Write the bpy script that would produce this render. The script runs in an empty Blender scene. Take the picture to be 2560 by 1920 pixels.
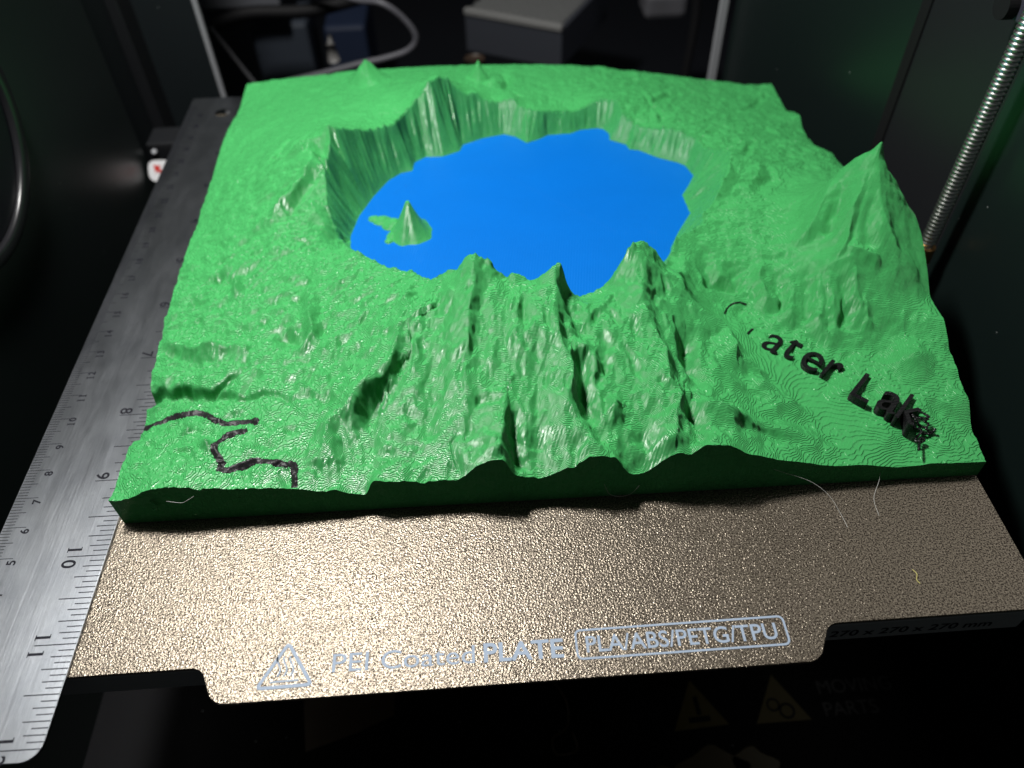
import bpy, bmesh, math, random
import numpy as np
from mathutils import Matrix, Vector
random.seed(4)
S=0.01                      # everything below is written in centimetres
sc=bpy.context.scene; COL=sc.collection
# ------------------------------------------------------------------ camera
cd=bpy.data.cameras.new('camera'); cam=bpy.data.objects.new('camera',cd); COL.objects.link(cam)
cam.location=(-13.911675*S,-8.461048*S,19.034942*S); cam.rotation_euler=(0.737959,0.021573,-0.064122)
cd.sensor_fit='HORIZONTAL'; cd.sensor_width=9.8; cd.lens=9.8*1972.093618/2560
cd.clip_start=.005; cd.clip_end=20
cd.dof.use_dof=True; cd.dof.focus_distance=.217; cd.dof.aperture_fstop=2.8
sc.camera=cam
# ------------------------------------------------------------------ world, lamps, exposure
w=bpy.data.worlds.new('World'); sc.world=w; w.use_nodes=True
bg=w.node_tree.nodes['Background']; bg.inputs[0].default_value=(.85,.95,1,1); bg.inputs[1].default_value=.02
def area(name,loc,target,sx,sy,power,col=(1,1,1)):
    l=bpy.data.lights.new(name,'AREA'); l.shape='RECTANGLE'; l.size=sx*S; l.size_y=sy*S; l.energy=power; l.color=col
    o=bpy.data.objects.new(name,l); COL.objects.link(o); o.location=Vector(loc)*S
    o.rotation_euler=(Vector(target)-Vector(loc)).to_track_quat('-Z','Y').to_euler(); return o
area('led_lamp',(-26,17.6,41),(-13,10,0),7,3.5,2.75,(1,.985,.95))
area('room_fill',(24,16,34),(-4,2,0),15,15,.42,(.97,.96,1))  # unseen soft fill, added to brighten the plate's right side and the background
sc.view_settings.view_transform='Standard'; sc.view_settings.look='None'; sc.view_settings.exposure=0
# ------------------------------------------------------------------ helpers
def tag(o,label=None,cat=None,group=None,kind=None):
    if label:o['label']=label
    if cat:o['category']=cat
    if group:o['group']=group
    if kind:o['kind']=kind
    return o
def link(o,parent=None):
    COL.objects.link(o)
    if parent is not None:o.parent=parent
    return o
def empty(name,loc=(0,0,0),rz=0):
    o=bpy.data.objects.new(name,None); o.empty_display_size=.01; COL.objects.link(o)
    o.location=Vector(loc)*S; o.rotation_euler=(0,0,rz); return o
def mesh(name,V,F,mat,parent=None,smooth=False,loc=None):
    m=bpy.data.meshes.new(name); m.from_pydata([tuple(float(c)*S for c in v) for v in V],[],[tuple(int(i) for i in f) for f in F]); m.update()
    if mat:m.materials.append(mat)
    if smooth:m.polygons.foreach_set('use_smooth',[True]*len(m.polygons))
    o=bpy.data.objects.new(name,m); link(o,parent)
    if loc is not None:o.location=Vector(loc)*S
    return o
class MB:
    def __init__(s):s.V=[];s.F=[]
    def add(s,V,F):
        n=len(s.V);s.V+=[tuple(v) for v in V];s.F+=[tuple(i+n for i in f) for f in F]
    def box(s,x0,x1,y0,y1,z0,z1,M=None):
        V=[(x,y,z) for z in(z0,z1) for y in(y0,y1) for x in(x0,x1)]
        if M is not None:V=[tuple(M@Vector(v)) for v in V]
        s.add(V,[(0,2,3,1),(4,5,7,6),(0,1,5,4),(2,6,7,3),(0,4,6,2),(1,3,7,5)])
    def tube(s,P,r,n=8,cap=True):
        P=[Vector(p) for p in P];R=r if hasattr(r,'__len__') else [r]*len(P);rings=[];V=[];F=[]
        up=Vector((.3,.2,1)).normalized()
        for i,p in enumerate(P):
            t=(P[min(i+1,len(P)-1)]-P[max(i-1,0)]).normalized()
            a=t.cross(up)
            if a.length<.05:a=t.cross(Vector((1,0,0)))
            a.normalize();b=t.cross(a);up=-b if False else up
            for k in range(n):
                an=2*math.pi*k/n;V.append(p+a*math.cos(an)*R[i]+b*math.sin(an)*R[i])
        for i in range(len(P)-1):
            for k in range(n):F.append((i*n+k,i*n+(k+1)%n,(i+1)*n+(k+1)%n,(i+1)*n+k))
        if cap:F.append(tuple(range(n)));F.append(tuple((len(P)-1)*n+k for k in range(n))[::-1])
        s.add(V,F)
    def prism(s,poly,z0,z1):
        n=len(poly);V=[(x,y,z0) for x,y in poly]+[(x,y,z1) for x,y in poly]
        F=[tuple(range(n))[::-1],tuple(range(n,2*n))]+[(i,(i+1)%n,n+(i+1)%n,n+i) for i in range(n)]
        s.add(V,F)
    def build(s,name,mat,parent=None,smooth=False,bevel=0,loc=None):
        o=mesh(name,s.V,s.F,mat,parent,smooth,loc)
        if bevel:
            b=o.modifiers.new('bevel','BEVEL');b.width=bevel*S;b.segments=2;b.limit_method='ANGLE'
        return o
def mat(name,col,rough=.5,metal=0,spec=.5,**k):
    m=bpy.data.materials.new(name);m.use_nodes=True;nt=m.node_tree;b=nt.nodes['Principled BSDF']
    b.inputs['Base Color'].default_value=(*col,1);b.inputs['Roughness'].default_value=rough;b.inputs['Metallic'].default_value=metal
    b.inputs['Specular IOR Level'].default_value=spec
    for a,v in k.items():b.inputs[a].default_value=v
    return m
def N(m,t,**k):
    n=m.node_tree.nodes.new(t)
    for a,v in k.items():
        if a.startswith('i_'):n.inputs[a[2:].replace('_',' ')].default_value=v
        else:setattr(n,a,v)
    return n
def L(m,a,b):m.node_tree.links.new(a,b)
def mth(m,op,a,b=None,c=None):
    n=m.node_tree.nodes.new('ShaderNodeMath');n.operation=op
    for i,v in enumerate((a,b,c)):
        if v is None:continue
        if isinstance(v,(int,float)):n.inputs[i].default_value=v
        else:L(m,v,n.inputs[i])
    return n.outputs[0]
def coord(m,scale=(1,1,1),rot=(0,0,0),src='Object'):
    t=N(m,'ShaderNodeTexCoord');mp=N(m,'ShaderNodeMapping');mp.inputs['Scale'].default_value=scale;mp.inputs['Rotation'].default_value=rot
    L(m,t.outputs[src],mp.inputs[0]);return mp.outputs[0]
def noise_tex(m,vec,scale,detail=3,rough=.5):
    n=N(m,'ShaderNodeTexNoise');n.inputs['Scale'].default_value=scale;n.inputs['Detail'].default_value=detail;n.inputs['Roughness'].default_value=rough
    L(m,vec,n.inputs['Vector']);return n.outputs['Fac']
def ramp(m,fac,stops):
    r=N(m,'ShaderNodeValToRGB');e=r.color_ramp.elements
    while len(e)<len(stops):e.new(.5)
    for i,(p,c) in enumerate(stops):
        e[i].position=p;e[i].color=(*c,1) if hasattr(c,'__len__') else (c,c,c,1)
    L(m,fac,r.inputs[0]);return r.outputs[0]
def bump(m,h,dist,strength=1,prev=None):
    b=N(m,'ShaderNodeBump');b.inputs['Distance'].default_value=dist;b.inputs['Strength'].default_value=strength
    L(m,h,b.inputs['Height'])
    if prev is not None:L(m,prev,b.inputs['Normal'])
    return b.outputs[0]
def P(m):return m.node_tree.nodes['Principled BSDF']
def text(body,name,m,size,extrude=0,parent=None,bold=0,spacing=1,shear=0,center=False,narrow=1):
    """font outline -> mesh object in cm, lying in XY"""
    c=bpy.data.curves.new(name,'FONT');c.body=body;c.size=size*S;c.extrude=extrude*S;c.offset=bold*S;c.space_character=spacing;c.shear=shear;c.resolution_u=6
    if center:c.align_x='CENTER';c.align_y='CENTER'
    t=bpy.data.objects.new(name,c);COL.objects.link(t);bpy.context.view_layer.update()
    me=bpy.data.meshes.new_from_object(t.evaluated_get(bpy.context.evaluated_depsgraph_get()))
    bpy.data.objects.remove(t);bpy.data.curves.remove(c)
    if narrow!=1:me.transform(Matrix.Diagonal((narrow,1,1,1)))
    me.name=name;me.materials.clear();me.materials.append(m)
    return link(bpy.data.objects.new(name,me),parent)
# ------------------------------------------------------------------ materials
def plastic(name,col,layer=True,rough=.36,spec=.5,fine=1,sss=0):
    m=mat(name,col,rough,0,spec);b=P(m)
    if sss:
        b.inputs['Subsurface Weight'].default_value=sss;b.inputs['Subsurface Radius'].default_value=(.4,1,.5);b.inputs['Subsurface Scale'].default_value=.0012
    prev=None
    if layer:
        t=N(m,'ShaderNodeTexCoord');s=N(m,'ShaderNodeSeparateXYZ');L(m,t.outputs['Object'],s.inputs[0])
        wob=noise_tex(m,t.outputs['Object'],260,2)
        z=mth(m,'ADD',s.outputs[2],mth(m,'MULTIPLY',wob,.00006))
        h=.00030
        fr=mth(m,'FRACT',mth(m,'DIVIDE',z,h))
        ter=mth(m,'SUBTRACT',mth(m,'POWER',fr,5),fr)
        prev=bump(m,ter,h*1.0,1.0*fine)
        # extrusion paths on the near-level skin
        v=coord(m,(1,1,.2),(0,0,math.radians(35)))
        wv=N(m,'ShaderNodeTexWave');wv.inputs['Scale'].default_value=320;wv.inputs['Distortion'].default_value=2.5;wv.inputs['Detail'].default_value=2;wv.inputs['Detail Scale'].default_value=.6
        L(m,v,wv.inputs[0])
        prev=bump(m,wv.outputs['Fac'],.00004,.5*fine,prev)
        nz=noise_tex(m,t.outputs['Object'],900,2)
        prev=bump(m,nz,.00012,.35*fine,prev)
        L(m,prev,b.inputs['Normal'])
        r=ramp(m,noise_tex(m,t.outputs['Object'],260,3),[(.35,rough-.08),(.7,rough+.14)])
        L(m,r,b.inputs['Roughness'])
    return m
M_green=plastic('green_pla',(.062,.39,.113),rough=.25,spec=.3)
M_blue=mat('blue_pla',(.0,.14,.55),.42,0,.2)
v=coord(M_blue,(1,1,1),(0,0,math.radians(8)))
wv=N(M_blue,'ShaderNodeTexWave');wv.inputs['Scale'].default_value=330;wv.inputs['Distortion'].default_value=.6;L(M_blue,v,wv.inputs[0])
pb=bump(M_blue,wv.outputs['Fac'],.00008,.8)
pb=bump(M_blue,noise_tex(M_blue,coord(M_blue),60,3),.0004,.25,pb);L(M_blue,pb,P(M_blue).inputs['Normal'])
cb=ramp(M_blue,noise_tex(M_blue,coord(M_blue,(1,2,1),(0,0,.3)),28,5,.65),[(.3,(.0,.138,.56)),(.66,(.0,.146,.59)),(.80,(.03,.19,.60))]);L(M_blue,cb,P(M_blue).inputs['Base Color'])  # paler smudges and sheen spots put into the blue base colour
M_black=plastic('black_pla',(.006,.006,.007),rough=.3)
M_road=mat('black_line_pla',(.016,.014,.017),.45,0,.35)
L(M_road,bump(M_road,noise_tex(M_road,coord(M_road,(1,1,1)),700,3),.0006,.7),P(M_road).inputs['Normal'])
def pei():
    m=mat('pei_coating',(.50,.40,.27),.24,.62,.5);b=P(m);c=coord(m)
    vo=N(m,'ShaderNodeTexVoronoi');vo.feature='SMOOTH_F1';vo.inputs['Scale'].default_value=1800;vo.inputs['Smoothness'].default_value=.6
    wn=N(m,'ShaderNodeTexNoise');wn.inputs['Scale'].default_value=500;L(m,c,wn.inputs['Vector'])
    ad=N(m,'ShaderNodeVectorMath');ad.operation='MULTIPLY_ADD';ad.inputs[1].default_value=(.0006,.0006,.0006);L(m,wn.outputs['Color'],ad.inputs[0]);L(m,c,ad.inputs[2])
    L(m,ad.outputs[0],vo.inputs['Vector'])
    n1=noise_tex(m,c,2300,3,.55)
    p=bump(m,vo.outputs['Distance'],.00015,.8)
    p=bump(m,n1,.00017,.75,p);L(m,p,b.inputs['Normal'])
    pits=ramp(m,n1,[(.42,(.05,.038,.03)),(.52,(.255,.215,.165)),(.7,(.33,.285,.22))]);L(m,pits,b.inputs['Base Color'])
    rr=ramp(m,noise_tex(m,c,40,3),[(.3,.20),(.7,.28)]);L(m,rr,b.inputs['Roughness'])
    return m
M_pei=pei()
M_edge=mat('spring_steel_edge',(.55,.5,.42),.3,.9)
M_print=mat('grey_print',(.36,.44,.56),.6,0,.2)
L(M_print,bump(M_print,noise_tex(M_print,coord(M_print),1500,3),.00012,.6),P(M_print).inputs['Normal'])
def steel():
    m=mat('brushed_steel',(.50,.52,.55),.3,1);b=P(m)
    c=coord(m,(1,.035,1));n=noise_tex(m,c,1600,4,.6);c2=coord(m,(1,.25,1),(0,0,.25));n2=noise_tex(m,c2,180,5,.7)
    p=bump(m,n,.00005,.55);p=bump(m,n2,.00003,.2,p);L(m,p,b.inputs['Normal'])
    r=ramp(m,n2,[(.3,.28),(.75,.34)]);L(m,r,b.inputs['Roughness'])
    cc=ramp(m,noise_tex(m,coord(m),55,5,.65),[(.3,(.30,.32,.35)),(.7,(.40,.42,.45))]);L(m,cc,b.inputs['Base Color'])
    return m
M_steel=steel()
M_ink=mat('engraved_black',(.006,.006,.012),.6,0,.2)
def gloss(name,col,rough=.18,spec=.5,scale=900,amt=.00002):
    m=mat(name,col,rough,0,spec);c=coord(m)
    L(m,bump(m,noise_tex(m,c,scale,2),amt,.5),P(m).inputs['Normal'])
    # scattered dust specks
    vo=N(m,'ShaderNodeTexVoronoi');vo.inputs['Scale'].default_value=85;L(m,c,vo.inputs['Vector'])
    d=ramp(m,vo.outputs['Distance'],[(.018,(.22,.24,.24)),(.03,col)]);L(m,d,P(m).inputs['Base Color'])
    return m
M_panel=gloss('black_side_panel',(.003,.009,.008),.42,.9)  # slight green in the base colour paints in the print's reflection
M_wall=gloss('black_wall',(.010,.014,.016),.5,.4)
M_frame=mat('black_painted_metal',(.012,.013,.015),.45,0,.4)
L(M_frame,bump(M_frame,noise_tex(M_frame,coord(M_frame),1200,2),.00006,.5),P(M_frame).inputs['Normal'])
M_dark=mat('matte_black',(.004,.004,.005),.7,0,.3)
M_bed=mat('anodised_bed',(.45,.45,.45),.45,.2)
L(M_bed,bump(M_bed,noise_tex(M_bed,coord(M_bed),1500,2),.00004,.5),P(M_bed).inputs['Normal'])
M_chrome=mat('polished_screw_steel',(.85,.84,.82),.3,1)
M_brass=mat('brass',(.55,.32,.12),.35,1)
M_grey=mat('light_grey_plastic',(.32,.33,.35),.5)
M_white=mat('white_label',(.8,.8,.82),.5)
M_red=mat('red_print',(.6,.03,.02),.5)
M_hair=mat('clear_thread',(.75,.75,.72),.3,0,.5)
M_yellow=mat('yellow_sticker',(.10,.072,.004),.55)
M_floor=gloss('black_glossy_base',(.002,.002,.003),.6,.12)

# ---- shared terrain field (cm, model frame u right, v away) ----
W,D,ZL=24.6,22.7,1.6
def _h(ix,iy,s):
    h=(ix.astype(np.int64)*374761393+iy.astype(np.int64)*668265263+s*1442695041)&0xffffffff
    h=((h^(h>>13))*1274126177)&0xffffffff
    return ((h^(h>>16))&0xffffff)/float(0xffffff)
def noise(x,y,s=0):
    ix=np.floor(x);iy=np.floor(y);fx=x-ix;fy=y-iy;ix=ix.astype(np.int64);iy=iy.astype(np.int64)
    def g(dx,dy):
        a=_h(ix+dx,iy+dy,s)*2*np.pi
        return np.cos(a)*(fx-dx)+np.sin(a)*(fy-dy)
    sx=fx*fx*fx*(fx*(fx*6-15)+10);sy=fy*fy*fy*(fy*(fy*6-15)+10)
    a=g(0,0)*(1-sx)+g(1,0)*sx;b=g(0,1)*(1-sx)+g(1,1)*sx
    return (a*(1-sy)+b*sy)*1.5
def fbm(x,y,o=4,s=0,l=2.1,g=.5):
    r=0;a=1;f=1
    for i in range(o): r=r+a*noise(x*f+i*7.3,y*f-i*3.1,s+i);a*=g;f*=l
    return r
def ridged(x,y,o=3,s=0):
    r=0;a=1;f=1
    for i in range(o): r=r+a*(1-2*np.abs(noise(x*f+i*5.7,y*f+i*9.2,s+i)));a*=.5;f*=2.07
    return r/1.75
def segd(px,py,P):
    """distance to closed polyline P (n,2) -> dist, seg index, t"""
    best=np.full(px.shape,1e9);bi=np.zeros(px.shape,int);bt=np.zeros(px.shape)
    n=len(P)
    for i in range(n):
        a=P[i];b=P[(i+1)%n];d=b-a;L=d@d+1e-12
        t=np.clip(((px-a[0])*d[0]+(py-a[1])*d[1])/L,0,1)
        q=(px-a[0]-t*d[0])**2+(py-a[1]-t*d[1])**2
        m=q<best;best=np.where(m,q,best);bi=np.where(m,i,bi);bt=np.where(m,t,bt)
    return np.sqrt(best),bi,bt
def inside(px,py,P):
    r=np.zeros(px.shape,bool);n=len(P)
    for i in range(n):
        x1,y1=P[i];x2,y2=P[(i+1)%n]
        if y1==y2: continue
        m=((y1>py)!=(y2>py))&(px<(x2-x1)*(py-y1)/(y2-y1)+x1);r^=m
    return r
def phi(r,c): return np.sqrt(r*r+c*c)
def rbf_fit(P,z,c=.11,lam=1e-3):
    d=np.sqrt(((P[:,None]-P[None])**2).sum(-1));n=len(P)
    A=np.zeros((n+3,n+3));A[:n,:n]=-phi(d,c)+np.eye(n)*lam;A[:n,n]=1;A[:n,n+1:]=P;A[n,:n]=1;A[n+1:,:n]=P.T
    return np.linalg.solve(A,np.r_[z,0,0,0])
def rbf_eval(P,w,x,y,c=.11):
    s=x.shape;x=x.ravel();y=y.ravel();n=len(P);r=np.empty(x.size)
    for k in range(0,x.size,20000):
        X=x[k:k+20000];Y=y[k:k+20000]
        d=np.sqrt((X[:,None]-P[None,:,0])**2+(Y[:,None]-P[None,:,1])**2+c*c)
        r[k:k+20000]=-d@w[:n]+w[n]+w[n+1]*X+w[n+2]*Y
    return r.reshape(s)
def smoothstep(a,b,x): t=np.clip((x-a)/(b-a),0,1);return t*t*(3-2*t)
class Field:
    def __init__(s,shore,rim,ctrl,isl,lines=()):
        s.lines=lines
        s.shore=np.array(shore);s.rim=np.array(rim);s.P=np.array(ctrl);s.isl=isl
        s.w=rbf_fit(s.P[:,:2],s.P[:,2]);
        s.cum=np.r_[0,np.cumsum(np.hypot(*np.diff(np.vstack([s.rim[:,:2],s.rim[:1,:2]]),axis=0).T))]
    def base(s,x,y): return rbf_eval(s.P[:,:2],s.w,x,y)
    def feat(s,x,y):
        up=np.zeros(x.shape);dn=np.zeros(x.shape)
        for wl,wr,kind,pts in s.lines:
            b=np.array(pts);mg=max(wl,wr);m=(x>b[:,0].min()-mg)&(x<b[:,0].max()+mg)&(y>b[:,1].min()-mg)&(y<b[:,1].max()+mg)
            if not m.any(): continue
            X=x[m];Y=y[m];best=np.full(X.shape,1e9);h=np.zeros(X.shape)
            for i in range(len(b)-1):
                p=b[i];q=b[i+1];d=q[:2]-p[:2];L2=d@d+1e-9
                t=np.clip(((X-p[0])*d[0]+(Y-p[1])*d[1])/L2,0,1);ex=X-p[0]-t*d[0];ey=Y-p[1]-t*d[1];r=np.hypot(ex,ey)
                sd=d[0]*ey-d[1]*ex;wd=np.where(sd>0,wr,wl);am=p[2]+t*(q[2]-p[2]);rr=r/wd
                k=np.clip(1-rr,0,1)
                if kind==0: f=am*(k*k*(1.6-.6*k)*.55+.45*k)
                elif kind==1: f=am*(k*k*(3-2*k))
                else: f=am*smoothstep(0,1,np.clip((1-rr)*2.6,0,1))
                tk=np.abs(f)>np.abs(h);h=np.where(tk,f,h)
            u_=up[m];d_=dn[m];up[m]=np.maximum(u_,h);dn[m]=np.minimum(d_,h)
        return up+dn
    def __call__(s,x,y,detail=True):
        x=np.asarray(x,float);y=np.asarray(y,float)
        # warp
        wx=x+.10*fbm(x*1.1,y*1.1,3,11);wy=y+.10*fbm(x*1.1,y*1.1,3,23)
        edge=smoothstep(0,.5,np.minimum(np.minimum(x,W-x),np.minimum(y,D-y)))
        wx=x+(wx-x)*edge;wy=y+(wy-y)*edge
        fe=smoothstep(-.02,.3,np.minimum(np.minimum(y,W-x),D-y));z=s.base(wx,wy)+s.feat(wx,wy)*fe
        dr,bi,bt=segd(x,y,s.rim[:,:2]);inr=inside(x,y,s.rim[:,:2])
        ds,_,_=segd(x,y,s.shore);ins=inside(x,y,s.shore)
        n=len(s.rim);zr=s.rim[bi,2]*(1-bt)+s.rim[(bi+1)%n,2]*bt
        sp=s.cum[bi]+bt*(s.cum[bi+1]-s.cum[bi])
        cx,cy=12.3,11.3
        if detail:
            th=np.arctan2(y-cy,x-cx);rr=np.hypot(x-cx,y-cy)
            south=smoothstep(.25,-.35,np.sin(th))  # rough southern flanks
            east=smoothstep(15.5,18,x)
            rough=.22+.22*smoothstep(14,17,x)*smoothstep(11,14,y)+.78*np.maximum(south*(1-.62*east),smoothstep(13,20,x)*.35*smoothstep(19,12,y))
            west=smoothstep(9,3,x)*smoothstep(17,12,y)
            rough=np.maximum(rough,west*.6)
            rough=rough*(1-.55*smoothstep(19.5,21.5,x)*smoothstep(4,6.5,y)*smoothstep(13,11,y))
            val=smoothstep(1.2,.2,np.abs((x-19.6)+ (y-3)*.75))*smoothstep(8,5,y)*smoothstep(16,18,x)
            rough=rough*(1-.8*val)
            h=smoothstep(.0,1.2,dr)
            gl=ridged(th*9+.5*noise(rr*.5,th*3,5),rr*.38,3,31)
            z=z+rough*h*edge*(.105*gl)
            z=z+rough*(.06*fbm(x*1.6,y*1.0,4,41,2.2,.58))*(.4+.6*edge)
            # small pits and knobs
            ca,sa=np.cos(th),np.sin(th);ra=(x-cx)*ca+(y-cy)*sa
            kn=noise(th*22,rr*1.7,71);z=z+rough*(.10*np.maximum(kn-.2,0)-.18*np.maximum(-kn-.3,0))*2*(.5+.5*h)
            z=z+rough*(.036*noise(th*34,rr*2.6,61)+.022*noise(x*8,y*7,62)+.010*noise(x*13,y*12,64))*(.4+.6*h)
        # inner wall
        t=ds/(ds+dr+1e-6)
        g=.22*t+.78*t**1.25
        gu=ridged(sp*1.3,t*.3,3,81)+.7*noise(sp*4.5,t*.6,83)+.35*noise(sp*11,t,84)
        zi=ZL+(zr-ZL)*g+ (zr-ZL)*.20*(gu-.25)*4*t*(1-t)*(.6+.4*t) + .02*fbm(x*4,y*4,2,91)
        zi=np.maximum(zi,ZL+.015+.10*ds)
        blend=smoothstep(0,.25,dr)
        zi=zi*blend+(np.minimum(zi,zr))*(1-blend)
        wl=smoothstep(.12,0,dr)
        z=np.where(inr,np.where(dr<.10,np.maximum(zi,zi),zi),z)
        # crest knobs
        z=z+(.15*np.maximum(noise(sp*3.2,0*sp,95),0)+.09*np.maximum(noise(sp*7,0*sp,96),0))*np.exp(-(dr/.11)**2)
        # lake bed
        zb=ZL-.02-np.minimum(ds,.4)*.5
        isl=np.full(x.shape,-9.)
        for (iu,iv,r0,h0,rt) in s.isl:
            q=np.hypot(x-iu,(y-iv)); q=q*(1+.16*noise(np.arctan2(y-iv,x-iu)*1.4,q*.8,int(iu*10)))
            hh=h0*np.clip((r0-q)/(r0-rt),-.5,1);hh=np.where(q<r0,hh**1.15*h0**(-.15) if False else h0*np.clip((r0-q)/(r0-rt),0,1)**(1.5 if h0>1 else .7),-.02-.3*(q-r0))
            isl=np.maximum(isl,ZL+hh)
        z=np.where(ins,np.maximum(zb,isl),z)
        return z

# ------------------------------------------------------------------ setting: printer interior
XR,XL=3.2,-31.0
o=mesh('floor',[(-70,-25,-14),(60,-25,-14),(60,38,-14),(-70,38,-14)],[(0,1,2,3)],M_floor);tag(o,kind='structure')
# right wall: front sheet, recessed column bay, rear sheet set at a slight angle
m=MB();m.box(XR,XR+.3,-14,14.3,-14,34);tag(m.build('wall_right_front',M_panel),kind='structure')
m=MB();m.box(XR+.02,XR+.3,14.3,20.4,-14,34);tag(m.build('column_bay',M_frame),kind='structure')
m=MB();m.box(XR-.08,XR+.25,20.4,21.05,-14,34);tag(m.build('bay_edge',M_dark,bevel=.05),kind='structure')
m=MB();m.add([(XR,21.05,-14),(.6,34.6,-14),(.6,34.6,34),(XR,21.05,34),(XR+.3,21.05,-14),(.9,34.6,-14),(.9,34.6,34),(XR+.3,21.05,34)],[(0,1,2,3),(4,7,6,5),(1,5,6,2)]);tag(m.build('wall_right_rear',M_panel),kind='structure')
m=MB();m.box(XL-.3,XL,-14,28.8,-14,34);tag(m.build('wall_left_front',M_panel),kind='structure')
m=MB();m.box(XL-1.2,XL-.9,28.8,36,-14,34);tag(m.build('wall_left_rear',M_wall),kind='structure')
m=MB();m.box(XL-.9,XL-.25,33.1,36,-14,34);tag(m.build('rear_post',M_frame,bevel=.1),kind='structure')
# desk and clutter seen through the open back (out of focus)
M_desk=mat('dark_desk',(.006,.007,.010),.5)
o=mesh('desk_surface',[(-75,38,-14),(60,38,-14),(60,120,-14),(-75,120,-14)],[(0,1,2,3)],M_desk);tag(o,kind='structure')
o=mesh('room_wall',[(-90,120,-14),(90,120,-14),(90,120,60),(-90,120,60)],[(0,1,2,3)],M_desk);tag(o,kind='structure')
m=MB();m.box(-36,-28.15,34.8,35.6,-14,34);tag(m.build('wall_rear_left',M_wall),kind='structure')
for x0,x1,r in ((-28.12,-27.85,0),(-.22,.22,0)):
    m=MB();m.box(x0,x1,34.6,34.9,-14,34);o=m.build('frame_strip',M_grey,bevel=.04)
    tag(o,('pale upright strip behind the far end of the steel ruler' if x0<-5 else 'pale upright strip behind the back right corner of the green model'),'strip',group='pale strips either side of the rear opening')
# fan cover on left wall
f=empty('round_fan_cover',(XL,15.3,6.4));tag(f,'large round black glossy cover cut off by the left edge, on the left wall','fan cover')
def disc(name,m,r0,r1,x0,x1,n=72):
    V=[];F=[]
    for i in range(n):
        a=2*math.pi*i/n
        for r,x in ((r0,x0),(r1,x0),(r1,x1),(r0,x1)):V.append((x,r*math.cos(a),r*math.sin(a)))
    for i in range(n):
        j=(i+1)%n
        for k in range(4):F.append((i*4+k,j*4+k,j*4+(k+1)%4,i*4+(k+1)%4))
    return mesh(name,V,F,m,f,True)
M_rim=mat('glossy_black_rim',(.012,.012,.014),.3,0,.5)
for o in (disc('rim',M_rim,4.25,4.8,.0,.35),):
    b=o.modifiers.new('bevel','BEVEL');b.width=.0012;b.segments=3
mb=MB();mb.prism([(4.2*math.cos(a),4.2*math.sin(a)) for a in np.linspace(0,2*math.pi,60,endpoint=False)],0,.12)
o=mesh('cover_disc',[(z,x,y) for x,y,z in mb.V],mb.F,mat('cover_black',(.006,.006,.01),.3),f)
# limit switch block with white tag at left rear
b=empty('corner_bracket',(-30.2,29.6,-4.2));tag(b,'small black bracket at the foot of the left rear post, behind the ruler','bracket')
m=MB();m.box(-.8,1.8,-.2,1.5,-2.5,1.75);m.box(-.9,-.1,-1.6,-.2,-2.6,-1.9);m.build('body',M_frame,b,bevel=.08)
for q in ((-.45,-.22,1.3),(-.5,-.9,-1.85)):
    m=MB();m.tube([q,(q[0],q[1]-.08,q[2]+.1)],.13,12);m.build('screw',M_grey,b)
t=empty('arrow_tag',(-30.35,28.3,-3.35),0);t.rotation_euler=(math.radians(-30),0,math.radians(-10))
tag(t,'white rounded tag with a red arrow, half hidden behind the ruler on the left','tag')
pts=[(.78*math.copysign(abs(math.cos(a))**.6,math.cos(a))+.35,.55*math.copysign(abs(math.sin(a))**.6,math.sin(a))) for a in np.linspace(0,2*math.pi,40,endpoint=False)]
mb=MB();mb.prism(pts,0,.25);o=mesh('plate',[(x,-z,y) for x,y,z in mb.V],mb.F,M_white,t)
arr=[(-.12,.3),(.28,.26),(.16,.15),(.52,-.1),(.78,-.1),(.78,-.24),(.42,-.26),(.05,.02),(-.02,-.14)]
mb=MB();mb.prism(arr,.25,.27);mesh('arrow',[(x,-z,y) for x,y,z in mb.V],mb.F,M_red,t)
# z lead screw
ls=empty('lead_screw',(2.35,13.75,0));tag(ls,'shiny steel lead screw standing at the right of the printed model','lead screw')
def thread(r,pitch,z0,z1,starts=1,n=22):
    V=[];F=[];steps=int((z1-z0)/pitch*n);prof=[(0,-.06),(.0,.06),(.10,.28),(.10,.72)]
    ph=[(r-.06,0),(r-.06,.22),(r,.42),(r,.80)]
    for i in range(steps+1):
        a=2*math.pi*i/n;z=z0+pitch*i/n
        for rr,p in ph:V.append((rr*math.cos(a),rr*math.sin(a),z+p*pitch))
    for i in range(steps):
        for k in range(3):F.append((i*4+k,(i+1)*4+k,(i+1)*4+k+1,i*4+k+1))
        if i+n<=steps:F.append((i*4+3,(i+1)*4+3,(i+1+n)*4,(i+n)*4))
    return V,F
V,F=thread(.28,.155,.75,30)
o=mesh('thread',V,F,M_chrome,ls,True)
m=MB();m.tube([(0,0,-14),(0,0,30)],.205,20);m.build('core',M_chrome,ls,True)
m=MB();m.tube([(0,0,.1),(0,0,.72)],.34,24);m.build('brass_nut',M_brass,ls)
# belt idler at top right
e=empty('belt_idler',(2.7,15.35,8.75));tag(e,'black roller beside the top of the lead screw, top right corner','roller')
m=MB();m.tube([(-.45,-.2,0),(.6,-.2,0)],.42,28);m.build('roller',M_dark,e)
m=MB();m.box(-.1,.6,-2.0,-.25,-.34,.34);m.build('arm',mat('arm_grey',(.035,.035,.05),.45),e,bevel=.06)
m=MB();m.box(-.3,.6,-.6,.3,.5,1.0);m.build('cap',M_dark,e,bevel=.05)
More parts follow.
